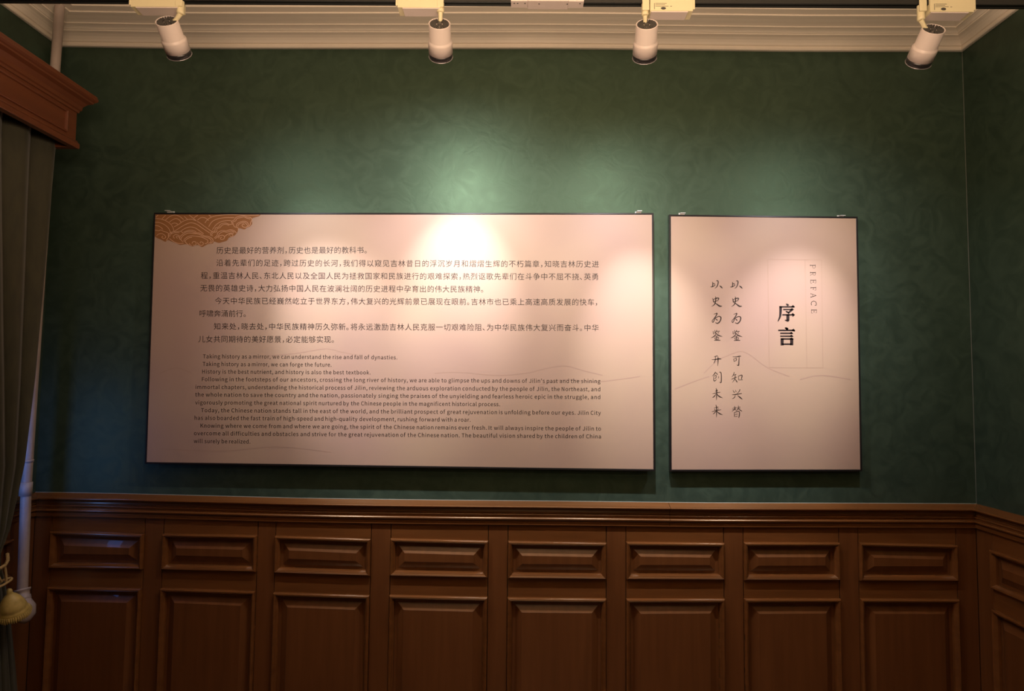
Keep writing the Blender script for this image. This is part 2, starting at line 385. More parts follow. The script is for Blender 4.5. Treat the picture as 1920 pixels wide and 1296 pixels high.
en = [("Taking history as a mirror, we can understand the rise and fall of dynasties.", 380.6, 671.9, 744.8, 673.9),
      ("Taking history as a mirror, we can forge the future.", 380, 686.2, 621.5, 687.7),
      ("History is the best nutrient, and history is also the best textbook.", 379.2, 700.5, 694.8, 702.3),
      ("Following in the footsteps of our ancestors, crossing the long river of history, we are able to glimpse the ups and downs of Jilin's past and the shining", 378.6, 714.8, 1125.8, 718.5),
      ("immortal chapters, understanding the historical process of Jilin, reviewing the arduous exploration conducted by the people of Jilin, the Northeast, and", 366.7, 729.3, 1125.6, 733.7),
      ("the whole nation to save the country and the nation, passionately singing the praises of the unyielding and fearless heroic epic in the struggle, and", 366, 743.6, 1125.6, 748.3),
      ("vigorously promoting the great national spirit nurtured by the Chinese people in the magnificent historical process.", 366, 758.4, 937.5, 761.8),
      ("Today, the Chinese nation stands tall in the east of the world, and the brilliant prospect of great rejuvenation is unfolding before our eyes. Jilin City", 377, 773, 1126.5, 778),
      ("has also boarded the fast train of high-speed and high-quality development, rushing forward with a roar.", 364.8, 787.3, 882.3, 790.9),
      ("Knowing where we come from and where we are going, the spirit of the Chinese nation remains ever fresh. It will always inspire the people of Jilin to", 376, 801.8, 1126.8, 807.6),
      ("overcome all difficulties and obstacles and strive for the great rejuvenation of the Chinese nation. The beautiful vision shared by the children of China", 363.8, 816.1, 1126.8, 822.3),
      ("will surely be realized.", 363.5, 830.7, 469.4, 831.9)]
EE = 10.0; cu.space_character = 1.045; cu.offset = .0025
load_glyphs(sorted(set(' '.join(l[0] for l in en).split(' '))))
for a0, a1 in [(0, 1), (1, 2), (2, 3), (3, 7), (7, 9), (9, 12)]:
    mb = MB()
    for (s, x0, y0, x1, y1) in en[a0:a1]:
        words = s.split(' '); ext = []
        for wd in words:
            xs = [v[0] for v in glyph(wd)[0]]; ext.append((min(xs), max(xs)))
        nat = sum((e[1]-e[0]) for e in ext)*EE; gaps = len(words)-1
        sx = min(1.05, max(.9, (x1-x0-gaps*3.7)/nat)); gap = (x1-x0-nat*sx)/gaps; pen = x0; slope = (y1-y0)/(x1-x0)
        for wd, e in zip(words, ext):
            put(mb, wd, pen, y0+slope*(pen-x0), EE, sx, slope, c1, e[0]); pen += (e[1]-e[0])*EE*sx+gap
    mb.build('english_paragraph', M['ink'], s1, recalc=False)['kind'] = 'stuff'
bpy.data.objects.remove(to)

# cloud and wave ornament, drawn in a 6.4x enlargement whose corner is pixel (260, 380)
def k1(x, y): return c1(260+x/6.4, 380+y/6.4)
def k1b(x, y): return c1b(260+x/6.4, 380+y/6.4)
def scal(pts, n=5):
    out = []
    for i in range(len(pts)-1):
        p0 = pts[max(i-1, 0)]; p1 = pts[i]; p2 = pts[i+1]; p3 = pts[min(i+2, len(pts)-1)]
        for k in range(n):
            t = k/n; out.append(tuple(.5*((2*b_)+(-a_+c_)*t+(2*a_-5*b_+4*c_-d_)*t*t+(-a_+3*b_-3*c_+d_)*t**3) for a_, b_, c_, d_ in zip(p0, p1, p2, p3)))
    return out+[pts[-1]]
outl = [(1470, 138), (1440, 165), (1370, 186), (1358, 215), (1362, 255), (1330, 290), (1300, 300), (1270, 322), (1230, 312), (1200, 308), (1188, 345), (1170, 375), (1130, 410), (1085, 420), (1060, 455), (1010, 472), (960, 484), (905, 468),
        (890, 490), (830, 500), (800, 515), (760, 534), (720, 512), (690, 512), (640, 526), (600, 508), (560, 500), (500, 508), (450, 488), (400, 470), (350, 450), (320, 470), (270, 445), (230, 430), (187, 402)]
mb = MB(); poly(mb, scal(outl, 4)+[(196, 138)], k1)
orn = mb.build('cloud_ornament', M['gold'], s1, recalc=False); orn['label'] = 'gold wave and cloud print in the upper left corner'
lines = [
 [(196, 192), (260, 196), (330, 220), (390, 265), (420, 330), (395, 365), (380, 370)], [(196, 235), (250, 240), (310, 265), (360, 310), (382, 362)], [(196, 275), (235, 280), (270, 300), (290, 322)],
 [(205, 175), (235, 148)], [(280, 195), (325, 150)], [(320, 210), (370, 170), (430, 148), (490, 165), (540, 205)], [(370, 232), (410, 205), (450, 192), (490, 210), (512, 245)], [(395, 258), (425, 245), (455, 250), (470, 262)],
 [(425, 290), (480, 262), (530, 225), (600, 202), (650, 204), (720, 235), (790, 285), (860, 335), (885, 345)], [(400, 360), (450, 330), (520, 285), (590, 250), (640, 243), (700, 262), (770, 310), (850, 362)],
 [(500, 345), (560, 308), (620, 292), (680, 305), (740, 345), (780, 375)], [(540, 355), (590, 335), (640, 332), (690, 350)],
 [(545, 165), (590, 205)], [(605, 148), (700, 225)], [(655, 190), (710, 150)], [(705, 210), (750, 180), (800, 185), (840, 215)], [(840, 148), (870, 170)],
 [(795, 245), (830, 200), (900, 165), (1000, 148), (1150, 145), (1300, 150), (1440, 148)], [(840, 290), (880, 230), (950, 195), (1050, 180), (1150, 182)], [(885, 325), (930, 265), (1000, 225), (1080, 215), (1120, 222)],
 # clouds
 [(196, 330), (240, 338), (265, 328), (300, 345), (345, 360), (365, 385), (355, 420), (330, 455)], [(215, 400), (235, 380), (270, 372), (305, 385), (325, 415), (300, 432), (278, 418), (290, 400)],
 [(360, 420), (358, 380), (400, 352), (450, 350), (500, 345), (535, 365)], [(375, 410), (385, 380), (430, 362), (490, 360)], [(430, 430), (415, 405), (440, 385), (475, 390), (500, 410)], [(465, 430), (450, 410), (470, 402), (485, 418), (500, 440), (530, 470)], [(370, 430), (420, 468), (480, 490), (540, 488)],
 [(490, 440), (500, 405), (540, 372), (580, 350), (630, 348), (680, 362), (730, 365), (780, 395), (830, 405), (880, 430), (892, 465), (860, 490)], [(505, 445), (520, 410), (560, 380), (600, 365), (660, 372), (720, 378), (770, 405), (820, 418), (862, 440), (868, 470), (835, 490)],
 [(545, 470), (548, 440), (590, 410), (630, 398), (680, 402), (740, 410), (790, 430), (830, 455), (820, 485), (790, 492)], [(600, 508), (570, 485), (560, 455), (600, 425), (640, 415)],
 [(640, 490), (650, 470), (675, 468), (690, 485), (680, 510), (650, 510)], [(735, 488), (745, 470), (770, 478), (775, 500), (750, 515), (720, 500), (705, 480)], [(640, 520), (615, 505), (610, 488)],
 [(870, 400), (860, 370), (890, 345), (915, 340), (920, 305), (960, 290), (985, 258), (1040, 245), (1090, 262), (1130, 258), (1150, 290), (1190, 300), (1195, 330)], [(885, 402), (878, 375), (905, 355), (935, 350), (940, 315), (975, 300), (1005, 270), (1045, 260), (1085, 275)],
 [(905, 425), (940, 395), (950, 360), (1000, 335), (1050, 340), (1100, 325), (1150, 340), (1172, 365)], [(915, 435), (955, 405), (968, 375), (1010, 350), (1060, 355), (1110, 342), (1150, 358)], [(960, 430), (970, 400), (1010, 392), (1030, 415), (1015, 440), (985, 440), (985, 420), (1000, 415)],
 [(1085, 400), (1090, 380), (1120, 378), (1132, 398), (1115, 412), (1100, 400)], [(1030, 410), (1060, 385), (1100, 365), (1140, 370)],
 [(1120, 250), (1115, 225), (1150, 205), (1165, 180), (1210, 165), (1260, 158), (1300, 172), (1340, 178), (1360, 205), (1345, 235), (1335, 270), (1310, 290)], [(1135, 255), (1130, 232), (1165, 218), (1180, 192), (1225, 180), (1265, 172), (1300, 188), (1340, 195)],
 [(1170, 290), (1180, 255), (1215, 235), (1260, 222), (1300, 235), (1315, 265), (1290, 295), (1255, 292), (1240, 272), (1255, 255), (1270, 265)], [(1190, 285), (1200, 262), (1230, 245), (1262, 238), (1285, 248), (1298, 268)],
]
mb = MB()
for l in lines: ribbon(mb, l, 5.6, k1b, 4)
ol = mb.build('ornament_line', M['goldl'], s1, recalc=False); ol['kind'] = 'stuff'; ol['label'] = 'pale outline of the printed clouds and waves'

# faint ridges printed on both sheets
mb = MB()
for l in ([(500, 668), (560, 662), (610, 654), (640, 660), (680, 668)], [(815, 700), (860, 698), (930, 704), (985, 700), (1020, 692), (1058, 686), (1090, 694), (1130, 704)], [(1010, 722), (1060, 712), (1120, 716), (1200, 706)],
          [(300, 842), (420, 846), (520, 838), (620, 848)], [(300, 700), (330, 690), (360, 700)]):
    ribbon(mb, l, 1.5, c1, 4)
mb.build('faint_ridge_print', M['faint2'], s1, recalc=False)['kind'] = 'stuff'
mb = MB()
for l in ([(1320, 700), (1345, 676), (1362, 668), (1382, 660), (1395, 660), (1410, 668), (1440, 690), (1480, 706)], [(1500, 712), (1540, 704), (1595, 712)], [(1265, 730), (1300, 716), (1330, 706)]):
    ribbon(mb, l, 1.6, c2, 4)
mb.build('faint_ridge_print', M['faint2'], s2, recalc=False)['kind'] = 'stuff'

# title board lettering
mb = MB()
for l in ([(1439.5, 486.5), (1540.5, 487.5)], [(1540.5, 487.5), (1543, 690)], [(1543, 690), (1442.5, 689.5)], [(1442.5, 689.5), (1439.5, 486.5)], [(1509.5, 487), (1513, 689.5)]):
    ribbon(mb, l, .75, c2, 1)
mb.build('thin_border_line', M['faint'], s2, recalc=False)['kind'] = 'stuff'
def t7(x, y): return c2(1420+x/5.635, 470+y/5.635)
mb = MB()
def R(pts, w_=0, sm=1): ribbon(mb, pts, w_, t7, sm)
R([(302, 563, 6), (318, 572, 22), (326, 584, 22)], sm=2)
R([(232, 595), (390, 595)], 15); poly(mb, [(360, 589), (376, 574), (398, 594), (390, 602), (360, 602)], t7)
R([(246, 588, 28), (245, 650, 26), (239, 700, 20), (218, 748, 9)], sm=4)
R([(273, 623), (372, 623)], 14); poly(mb, [(352, 617), (366, 606), (388, 622), (350, 652), (330, 668), (322, 655), (345, 630)], t7)
R([(300, 640, 8), (318, 650, 18), (338, 664, 16)], sm=3)
R([(264, 679), (390, 679)], 16); poly(mb, [(358, 673), (374, 659), (399, 679), (374, 700), (368, 692), (374, 686)], t7)
R([(323, 672, 32), (323, 738, 31)]); poly(mb, [(307, 730), (339, 730), (334, 748), (318, 753), (289, 738), (292, 732)], t7)
R([(290, 818, 6), (308, 822, 24), (322, 834, 22)], sm=2); poly(mb, [(290, 815), (300, 811), (326, 826), (325, 840), (306, 840)], t7)
R([(221, 843), (396, 843)], 16); poly(mb, [(366, 837), (382, 824), (401, 846), (396, 855), (366, 851)], t7)
R([(242, 874), (372, 874)], 16); poly(mb, [(346, 868), (360, 858), (380, 878), (372, 882), (346, 882)], t7)
R([(242, 905), (374, 905)], 15); poly(mb, [(346, 899), (360, 888), (382, 908), (374, 913), (346, 912)], t7)
R([(248, 934), (374, 934)], 16); R([(262, 926), (262, 1002)], 32); R([(363, 930), (363, 1001)], 34); R([(262, 989), (363, 989)], 17); poly(mb, [(340, 928), (362, 918), (384, 932), (380, 945), (345, 940)], t7)
mb.build('large_title_characters', M['ink'], s2, recalc=False)['kind'] = 'stuff'
# PREFACE, turned to read downwards
LET = {'P': [[(.2, 0), (.2, 1)], [(0, 0), (.45, 0)], [(0, 1), (.6, 1), (.92, .88), (.92, .6), (.6, .47), (.2, .47)]],
       'R': [[(.2, 0), (.2, 1)], [(0, 0), (.42, 0)], [(0, 1), (.55, 1), (.85, .88), (.85, .62), (.55, .5), (.2, .5)], [(.5, .5), (.7, .2), (.82, .02), (1, 0)]],
       'E': [[(.2, 0), (.2, 1)], [(0, 1), (.9, 1), (.93, .78)], [(.2, .52), (.68, .52)], [(.68, .38), (.68, .66)], [(0, 0), (.94, 0), (1, .26)]],
       'F': [[(.2, 0), (.2, 1)], [(0, 1), (.92, 1), (.96, .76)], [(.2, .5), (.7, .5)], [(.7, .36), (.7, .64)], [(0, 0), (.48, 0)]],
       'A': [[(.12, 0), (.5, 1)], [(.5, 1), (.88, 0)], [(.24, .33), (.76, .33)], [(0, 0), (.28, 0)], [(.7, 0), (1, 0)]],
       'C': [[(.95, .7), (.92, .98), (.6, 1.0), (.25, .88), (.06, .5), (.25, .12), (.62, 0), (.95, .12)]]}
mb = MB()
for ch, y0, y1, xb, xt in (('P', 147, 189, 558, 613), ('R', 224, 266, 560, 615), ('E', 305, 347, 563, 619), ('F', 384, 421, 565, 619), ('A', 449, 499, 566, 622), ('C', 530, 580, 568, 624), ('E', 620, 662, 571, 626)):
    for si, s in enumerate(LET[ch]):
        th = 6.0 if si == 0 and ch != 'A' else (6.0 if (ch == 'A' and si == 1) else 3.4)
        ribbon(mb, [(xb+(xt-xb)*v, y0+(y1-y0)*u) for u, v in s], th, t7, 1)
mb.build('preface_lettering', M['ink2'], s2, recalc=False)['kind'] = 'stuff'
# brush calligraphy
A5 = [
 [(222, 160, 4), (230, 185, 11), (224, 238, 10)], [(188, 241, 4), (215, 241, 11), (250, 226, 9), (272, 206, 5)], [(226, 198, 5), (246, 188, 8), (260, 192, 7), (254, 214, 4)],
 [(283, 150, 4), (303, 141, 11), (317, 162, 13), (307, 212, 12), (288, 246, 9), (258, 267, 3)], [(336, 222, 4), (362, 241, 17), (386, 266, 7)],
 [(272, 398, 5), (278, 430, 12), (272, 482, 12), (256, 528, 11), (208, 560, 3)], [(224, 424, 4), (236, 452, 10), (241, 492, 10)], [(238, 446, 6), (296, 424, 11), (325, 430, 13), (306, 470, 7)], [(240, 484, 7), (302, 468, 8)], [(243, 488, 4), (290, 520, 12), (340, 554, 18), (382, 552, 4)],
 [(243, 686, 4), (296, 672, 10), (290, 694, 12), (256, 748, 10), (219, 790, 7), (234, 816, 10), (272, 748, 9), (330, 720, 11), (360, 740, 14), (350, 792, 14), (308, 833, 14), (266, 818, 5)], [(274, 762, 4), (292, 772, 13), (305, 790, 8)], [(290, 662, 5), (298, 676, 10)],
 [(234, 958, 6), (241, 1010, 9)], [(262, 942, 6), (266, 1000, 10)], [(296, 938, 5), (284, 966, 9), (266, 990, 5)], [(284, 962, 6), (342, 960, 9)], [(308, 976, 5), (328, 992, 10)],
 [(296, 985, 5), (250, 1044, 12), (198, 1068, 3)], [(272, 990, 4), (328, 1030, 14), (384, 1048, 4)], [(262, 1042, 5), (312, 1038, 9)], [(252, 1070, 5), (326, 1060, 9)], [(289, 1040, 8), (290, 1106, 10)], [(262, 1076, 6), (274, 1096, 9)], [(328, 1072, 9), (308, 1096, 6)], [(250, 1109, 6), (300, 1105, 12), (354, 1108, 7)]]
A6 = [
 [(268, 132, 5), (300, 122, 10), (328, 114, 9)], [(226, 181, 4), (290, 178, 11), (350, 166, 15), (394, 172, 5)], [(292, 128, 5), (286, 196, 10), (262, 246, 6)], [(334, 122, 6), (337, 200, 12), (330, 291, 4)],
 [(290, 390, 5), (278, 424, 11), (234, 470, 3)], [(288, 398, 4), (312, 420, 10), (332, 444, 7)], [(262, 470, 5), (300, 452, 9), (300, 494, 9), (274, 510, 4)], [(262, 466, 5), (260, 520, 9), (268, 550, 11), (296, 540, 8), (306, 514, 4)], [(344, 464, 5), (344, 504, 8)], [(354, 400, 5), (384, 402, 10), (394, 470, 11), (388, 578, 12), (360, 566, 3)],
 [(284, 731, 5), (304, 724, 10), (331, 712, 7)], [(302, 678, 6), (313, 720, 12), (312, 820, 11), (306, 884, 4)], [(240, 774, 4), (290, 762, 9), (376, 744, 7)], [(302, 775, 5), (268, 822, 12), (236, 842, 3)], [(312, 772, 4), (352, 816, 15), (416, 846, 4)],
 [(298, 965, 6), (310, 1008, 12), (312, 1100, 11), (308, 1184, 4)], [(266, 1020, 5), (344, 1002, 8)], [(270, 1034, 4), (288, 1056, 9)], [(346, 1030, 8), (330, 1052, 4)], [(226, 1086, 4), (290, 1070, 10), (388, 1050, 6)], [(302, 1078, 5), (276, 1106, 10), (244, 1130, 3)], [(314, 1078, 4), (360, 1116, 15), (417, 1139, 4)],
 [(592, 130, 5), (650, 134, 9), (700, 122, 12), (736, 120, 6)], [(704, 126, 6), (700, 200, 11), (692, 280, 14), (660, 268, 3)], [(606, 166, 5), (618, 216, 9)], [(612, 170, 5), (656, 160, 9), (650, 200, 8)], [(618, 207, 5), (650, 200, 6)],
 [(618, 396, 5), (606, 440, 10), (574, 486, 3)], [(592, 456, 4), (654, 434, 8)], [(570, 524, 6), (600, 508, 9), (664, 482, 6)], [(634, 442, 6), (628, 512, 10), (582, 582, 3)], [(630, 514, 4), (652, 545, 11), (672, 574, 9)], [(690, 458, 5), (696, 534, 9)], [(690, 468, 6), (752, 450, 12), (742, 516, 10)], [(694, 536, 5), (764, 530, 7)],
 [(594, 712, 4), (622, 754, 10)], [(640, 708, 4), (652, 744, 9)], [(718, 696, 9), (704, 730, 9), (660, 778, 3)], [(580, 792, 4), (650, 784, 11), (748, 768, 7)], [(636, 800, 6), (620, 838, 10), (580, 862, 3)], [(674, 800, 4), (720, 838, 16), (758, 868, 6)],
 [(582, 1028, 4), (656, 1010, 7)], [(582, 1052, 4), (646, 1036, 7)], [(622, 984, 5), (626, 1036, 9), (576, 1086, 3)], [(628, 1042, 3), (656, 1066, 8)], [(662, 1016, 4), (722, 1000, 7)], [(664, 1038, 4), (724, 1024, 7)], [(690, 978, 5), (688, 1030, 9), (654, 1072, 3)], [(690, 1036, 4), (722, 1058, 11), (754, 1078, 6)],
 [(620, 1092, 6), (622, 1172, 9)], [(620, 1098, 6), (702, 1080, 10), (706, 1150, 12), (694, 1192, 8)], [(632, 1132, 5), (676, 1126, 8)], [(632, 1170, 5), (674, 1162, 7)]]
mb = MB()
for s in A5:
    for dx, dy in ((0, 0), (321, 2)): ribbon(mb, [(x+dx, y+dy, w_*1.3) for x, y, w_ in s], 0, lambda x, y: c2(1310+x/8.64, 510+y/8.64), 4)
for s in A6: ribbon(mb, [(x, y, w_*1.3) for x, y, w_ in s], 0, lambda x, y: c2(1310+x/9.26, 655+y/9.26), 4)
mb.build('brush_calligraphy', M['ink2'], s2, recalc=False)['kind'] = 'stuff'

# ---------------------------------------------------------------- suspended track with four spotlights
TP = -.86                                                       # the track hangs this far in front of the wall
tA, tB = at_y(300, 4.2, TP), at_y(1915, 13.2, TP)
def trk(px): 
    t = (at_y(px, 8, TP)[0]-tA[0])/(tB[0]-tA[0]); return tA+(tB-tA)*t
def trkx(x): t = (x-tA[0])/(tB[0]-tA[0]); return tA+(tB-tA)*t
tr = thing('light_track', 'long black lighting track hanging in front of the cornice', 'track', tuple(trkx(0)))
xa, xb = XL+.2, XR-.04
mid0, mid1 = at_y(958, 5, TP)[0], at_y(1094, 5, TP)[0]
TH, TW = .022, .028
for x0, x1 in ((xa, mid0+.002), (mid1-.002, xb)):
    q = MB(); A, B = trkx(x0), trkx(x1)
    sec = [(-TW/2, 0), (-.006, 0), (-.006, .012), (.006, .012), (.006, 0), (TW/2, 0), (TW/2, TH), (-TW/2, TH)]
    q.grid([[(P[0], P[1]+dy, P[2]+dz) for dy, dz in sec] for P in (A, B)], closed_v=True, cap=True); q.build('rail_profile', M['track'], tr)
q = MB(); Pm, Pn = trkx(mid0), trkx(mid1)
q.grid([[(P[0], P[1]+dy, P[2]+dz) for dy, dz in ((-.026, -.003), (.026, -.003), (.026, TH+.003), (-.026, TH+.003))] for P in (trkx(mid0+.06), trkx(mid1-.055))], closed_v=True, cap=True)
for s0, s1_ in ((0, .06), (mid1-mid0-.055, mid1-mid0)):
    q.grid([[(P[0], P[1]+dy, P[2]+dz) for dy, dz in ((-.021, -.001), (.021, -.001), (.021, TH+.001), (-.021, TH+.001))] for P in (trkx(mid0+s0), trkx(mid0+s1_))], closed_v=True, cap=True)
cn_ = q.build('joint_plate', M['white'], tr, bevel=.001); cn_['label'] = 'pale pink joint plate with screws in the middle of the track'
q = MB()
for d in (.012, .024, .05, .1, .2, .245, .262):
    P = trkx(mid0+d)
    if P[0] < mid1-.003: q.lathe((P[0], P[1]-.0205-(.0055 if .06 < d < mid1-mid0-.055 else 0), P[2]+.012), (0, -1, 0), [(0, .0028), (.0012, .0024)], 8); q.lathe((P[0], P[1]-.008, P[2]-.001-(.002 if .06 < d < mid1-mid0-.055 else 0)), (0, 0, -1), [(0, .0028), (.0012, .0022)], 8)
q.build('screw', M['dark'], cn_)['kind'] = 'stuff'
for x in (-1.75, -.55, .62, 1.72):
    P = trkx(x); q = MB(); q.lathe((x, TP, P[2]+TH-.002), (0, 0, 1), [(0, .008), (.012, .008), (.014, .0015), (CEIL-P[2]-TH-.01, .0015), (CEIL-P[2]-TH-.009, .012), (CEIL-P[2]-TH+.002, .012)], 10); q.build('suspension_wire', M['steel'], tr)

#        adapter x0..x1 (px), joint side, head top px, head bottom px, aim (world x, z)
spots = [(243, 345, 'R', (312, 39), (336, 101), 'track spotlight aimed right, nearest the left corner', (-.78, 1.74), 1.65, 37, .075, (12, 30), (338, 27)),
         (745, 838, 'R', (824, 44), (826.5, 103), 'upright track spotlight left of the track joint', (-.29, 2.00), 1.45, 38, .38, (13.5, 32), (826, 24)),
         (1207, 1300, 'L', (1213, 45), (1208.5, 107), 'upright track spotlight right of the track joint', (.61, 1.72), 1.6, 37, .22, (20, 38), (1209.5, 30)),
         (1733, 1828, 'L', (1751, 54), (1722, 117), 'track spotlight aimed left, nearest the right corner', (1.26, 1.76), 1.4, 38, .12, (21.5, 41), (1727, 39))]
for i, (pa, pb, jside, top, bot, lab, aim, pw, cone, spill, ybx, jp) in enumerate(spots):
    XA, XB = at_y(pa, 10, TP-.03)[0], at_y(pb, 10, TP-.03)[0]
    xj = XB-.012 if jside == 'R' else XA+.012
    Pt = trkx((XA+XB)/2); y0, y1 = TP-.024, TP+.022; zb = float(at_y((pa+pb)/2, ybx[0], y0)[2]); zt = Pt[2]+.03
    root = thing('track_spotlight', lab, 'spotlight', (xj, TP, zb-.05))
    if jside == 'R': bx0, bx1 = XA, XB-.024                     # driver box straddling the track from below
    else: bx0, bx1 = XA+.024, XB
    tz = Pt[2]-.003; ti = TW/2+.003
    q = MB(); sec = [(y0, zt), (y0, zb), (y0+.001, zb-.001), (y1-.002, zb-.004), (y1, zb+.001), (y1, zt), (TP+ti, zt), (TP+ti, tz), (TP-ti, tz), (TP-ti, zt)]
    q.grid([[(x, yy+(.004 if abs(k-.5) > .4 and yy > TP+.01 else 0), zz) for yy, zz in sec] for k, x in ((0, bx0), (.06, bx0+.008), (.94, bx1-.008), (1, bx1))], closed_v=True, cap=True)
    ad = q.build('driver_box', M['cream'], root)
    q = MB(); i0, i1 = (.017, .003) if jside == 'R' else (.003, .017)
    q.add([(bx0+i0, y0+.001, zb-.0015), (bx1-i1, y0+.001, zb-.0015), (bx1-i1-.002, y1-.001, zb-.0055), (bx0+i0+.002, y1-.001, zb-.0055),
           (bx0+i0, y0+.001, zb-.0045), (bx1-i1, y0+.001, zb-.0045), (bx1-i1-.002, y1-.001, zb-.0075), (bx0+i0+.002, y1-.001, zb-.0075)],
          [(0, 1, 2, 3), (4, 7, 6, 5), (0, 4, 5, 1), (1, 5, 6, 2), (2, 6, 7, 3), (3, 7, 4, 0)])
    uc = q.build('bottom_cover', M['white'], root); uc['label'] = 'pinkish white cover under the driver box'
    q = MB(); xe = bx0 if jside == 'R' else bx1; dx = -.008 if jside == 'R' else .008
    q.box((xe, y0+.0, zb+.006), (xe+dx, TP-ti, zt-.004)); q.build('end_latch', M['cream'], root, bevel=.002)
    pj = Vector(at_y(jp[0], jp[1], TP-.008)); xj = pj.x
    q = MB(); q.lathe(tuple(pj), (0, 0, 1), [(0, .0085), (.001, .0115), (.006, .0135), (.009, .0125), (tz-pj.z, .0125)], 20); q.build('swivel_post', M['cream'], root)
    q = MB(); q.box((xj-.0125, y0-.001, zb+.002), (xj+.0125, TP-ti, zt)); q.build('end_housing', M['cream'], root, bevel=.003)
    if i >= 2:                                                  # rating label on the box front
        q = MB(); L0 = bx0+.018
        for k, (wd, zz) in enumerate(((.040, .026), (.034, .021), (.046, .016))):
            q.box((L0, y0-.0006, zb+zz), (L0+wd, y0-.0002, zb+zz+.0012))
        q.box((L0-.004, y0-.0006, zb+.005), (L0-.0025, y0-.0002, zb+.027)); q.box((L0+.052, y0-.0006, zb+.0155), (L0+.058, y0-.0002, zb+.017))
        q.add([(L0+.028+.009*math.cos(t*math.pi/8), y0-.0005, zb+.0085+.005*math.sin(t*math.pi/8)) for t in range(16)], [tuple(range(16))])
        q.build('rating_label', M['grey'], ad)
    # lamp head
    T = at_y(*top, TP-.010); hl = .126
    Bp = at_y(*bot, T[1]+.100); hk_ = np.linalg.norm(Bp-T)/hl; ax = Vector(Bp-T).normalized(); o = Vector(T)
    q = MB(); q.lathe(o, ax, [(.006, .0345), (.0, .0362), (.0, .0382), (.002, .0388), (.060, .0388), (.062, .0398), (.067, .0435), (.070, .0440), (.107, .0440), (.1075, .0405)], 40)
    hd = q.build('lamp_head', M['white'], root)
    q = MB(); q.lathe(o, ax, [(.1065, .040), (.1072, .0432), (.1255, .0432), (.1255, .037), (.118, .034)], 40); q.build('black_bezel', M['dark'], hd)
    q = MB(); q.lathe(o, ax, [(.1245, .0430), (.1245, .0447), (.1265, .0447), (.1265, .0430)], 40, cap=False); q.build('lens_rim', M['lens'], hd)
    q = MB(); t_ = ax.orthogonal().normalized(); b_ = ax.cross(t_); n = 22
    for k in range(n):
        c_, s_ = math.cos(k*2*math.pi/n), math.sin(k*2*math.pi/n); rd = t_*c_+b_*s_; tn = t_*-s_+b_*c_
        c0 = o-ax*.0002
        q.add([tuple(c0+rd*.013+tn*.0012), tuple(c0+rd*.013-tn*.0012), tuple(c0+rd*.033-tn*.0032), tuple(c0+rd*.033+tn*.0032),
               tuple(c0+rd*.013+tn*.0012+ax*.004), tuple(c0+rd*.013-tn*.0012+ax*.004), tuple(c0+rd*.033-tn*.0032+ax*.004), tuple(c0+rd*.033+tn*.0032+ax*.004)],
              [(0, 1, 2, 3), (4, 7, 6, 5), (0, 4, 5, 1), (1, 5, 6, 2), (2, 6, 7, 3), (3, 7, 4, 0)])
    q.lathe(o-ax*.0004, ax, [(0, .0085), (.003, .0085)], 16); 
    q.build('vent_slots', M['grey'], hd)
    # neck joining post and head
    he = o+ax*.010; tv = (pj-o); tv -= ax*tv.dot(ax); he = he+tv.normalized()*.018
    q = MB(); q.tube([pj+Vector((0, 0, .002)), pj.lerp(he, .45)+Vector((0, 0, -.002)), he], [.0085, .0075, .007], 14); q.build('neck', M['cream'], root)
    # the lamp's own light
    lp = o+ax*.134
    for nm, e_, cn2 in (('spot_beam', .95, cone), ('spot_halo', .22, 70), ('spot_spill', spill, 135)):
        ld = bpy.data.lights.new(nm, 'SPOT'); ld.energy = SPOT_W*pw*e_; ld.color = SPOT_COL; ld.spot_size = math.radians(cn2); ld.spot_blend = 1.0; ld.shadow_soft_size = .022
        lo_ = bpy.data.objects.new(nm, ld); col.objects.link(lo_)
        lo_.location = lp-wloc(hd); lo_.parent = hd
        dirv = Vector((aim[0], 0, aim[1]))-lp; lo_.rotation_euler = dirv.to_track_quat('-Z', 'Y').to_euler()

# ---------------------------------------------------------------- pelmet over the curtain
XF = -1.95                                                       # front face of the pelmet
e1 = at_x(141, 278.5, XF)                                        # far lower corner
e2 = at_x(146, 213, XF)
yend = float(e1[1]); zb = float(e1[2]); zt_ = float(e2[2])
tip = at_y(183, 188, yend+.05)
root = thing('curtain_pelmet', 'reddish brown wooden pelmet box with moulded top above the green curtain', 'pelmet', (XL, yend, zb))
Yn = -3.0; HB = zt_-zb
q = MB(); q.box((XF-.018, Yn, zb), (XF, yend, zt_+.08)); q.build('front_board', M['pelmet'], root, bevel=.001)
q = MB(); q.box((XL+.001, yend-.018, zb), (XF-.0185, yend, zt_+.08)); q.build('end_board', M['pelmet'], root, bevel=.001)
TOPH = .125
prof = [(0, 0), (.006, .0), (.008, .010), (.014, .014), (.016, .030), (.030, .046), (.046, .054), (.048, .060), (.054, .064), (.060, .070), (.060, .080), (.0, .080)]
q = MB(); rows = [[(XF+p, Yn, zt_+z) for p, z in prof], [(XF+p, yend+p*.8, zt_+z) for p, z in prof], [(XL+.002, yend+p*.8, zt_+z) for p, z in prof]]
q.grid(rows, closed_v=True, cap=True); q.build('crown_moulding', M['pelmet'], root)
q = MB(); q.box((XL+.001, Yn, zt_+.0805), (XF+.058, yend+.045, zt_+.090)); q.build('top_board', M['pelmet'], root, bevel=.002)
q = MB(); prof = [(0, 0), (.010, .0), (.012, .004), (.012, .022), (.007, .028), (.005, .034), (0, .036)]
rows = [[(XF+p, Yn, zb+z) for p, z in prof], [(XF+p, yend+p*.8, zb+z) for p, z in prof], [(XL+.002, yend+p*.8, zb+z) for p, z in prof]]
q.grid(rows, closed_v=True, cap=True); q.build('bottom_bead', M['pelmet'], root)
q = MB(); rows = []
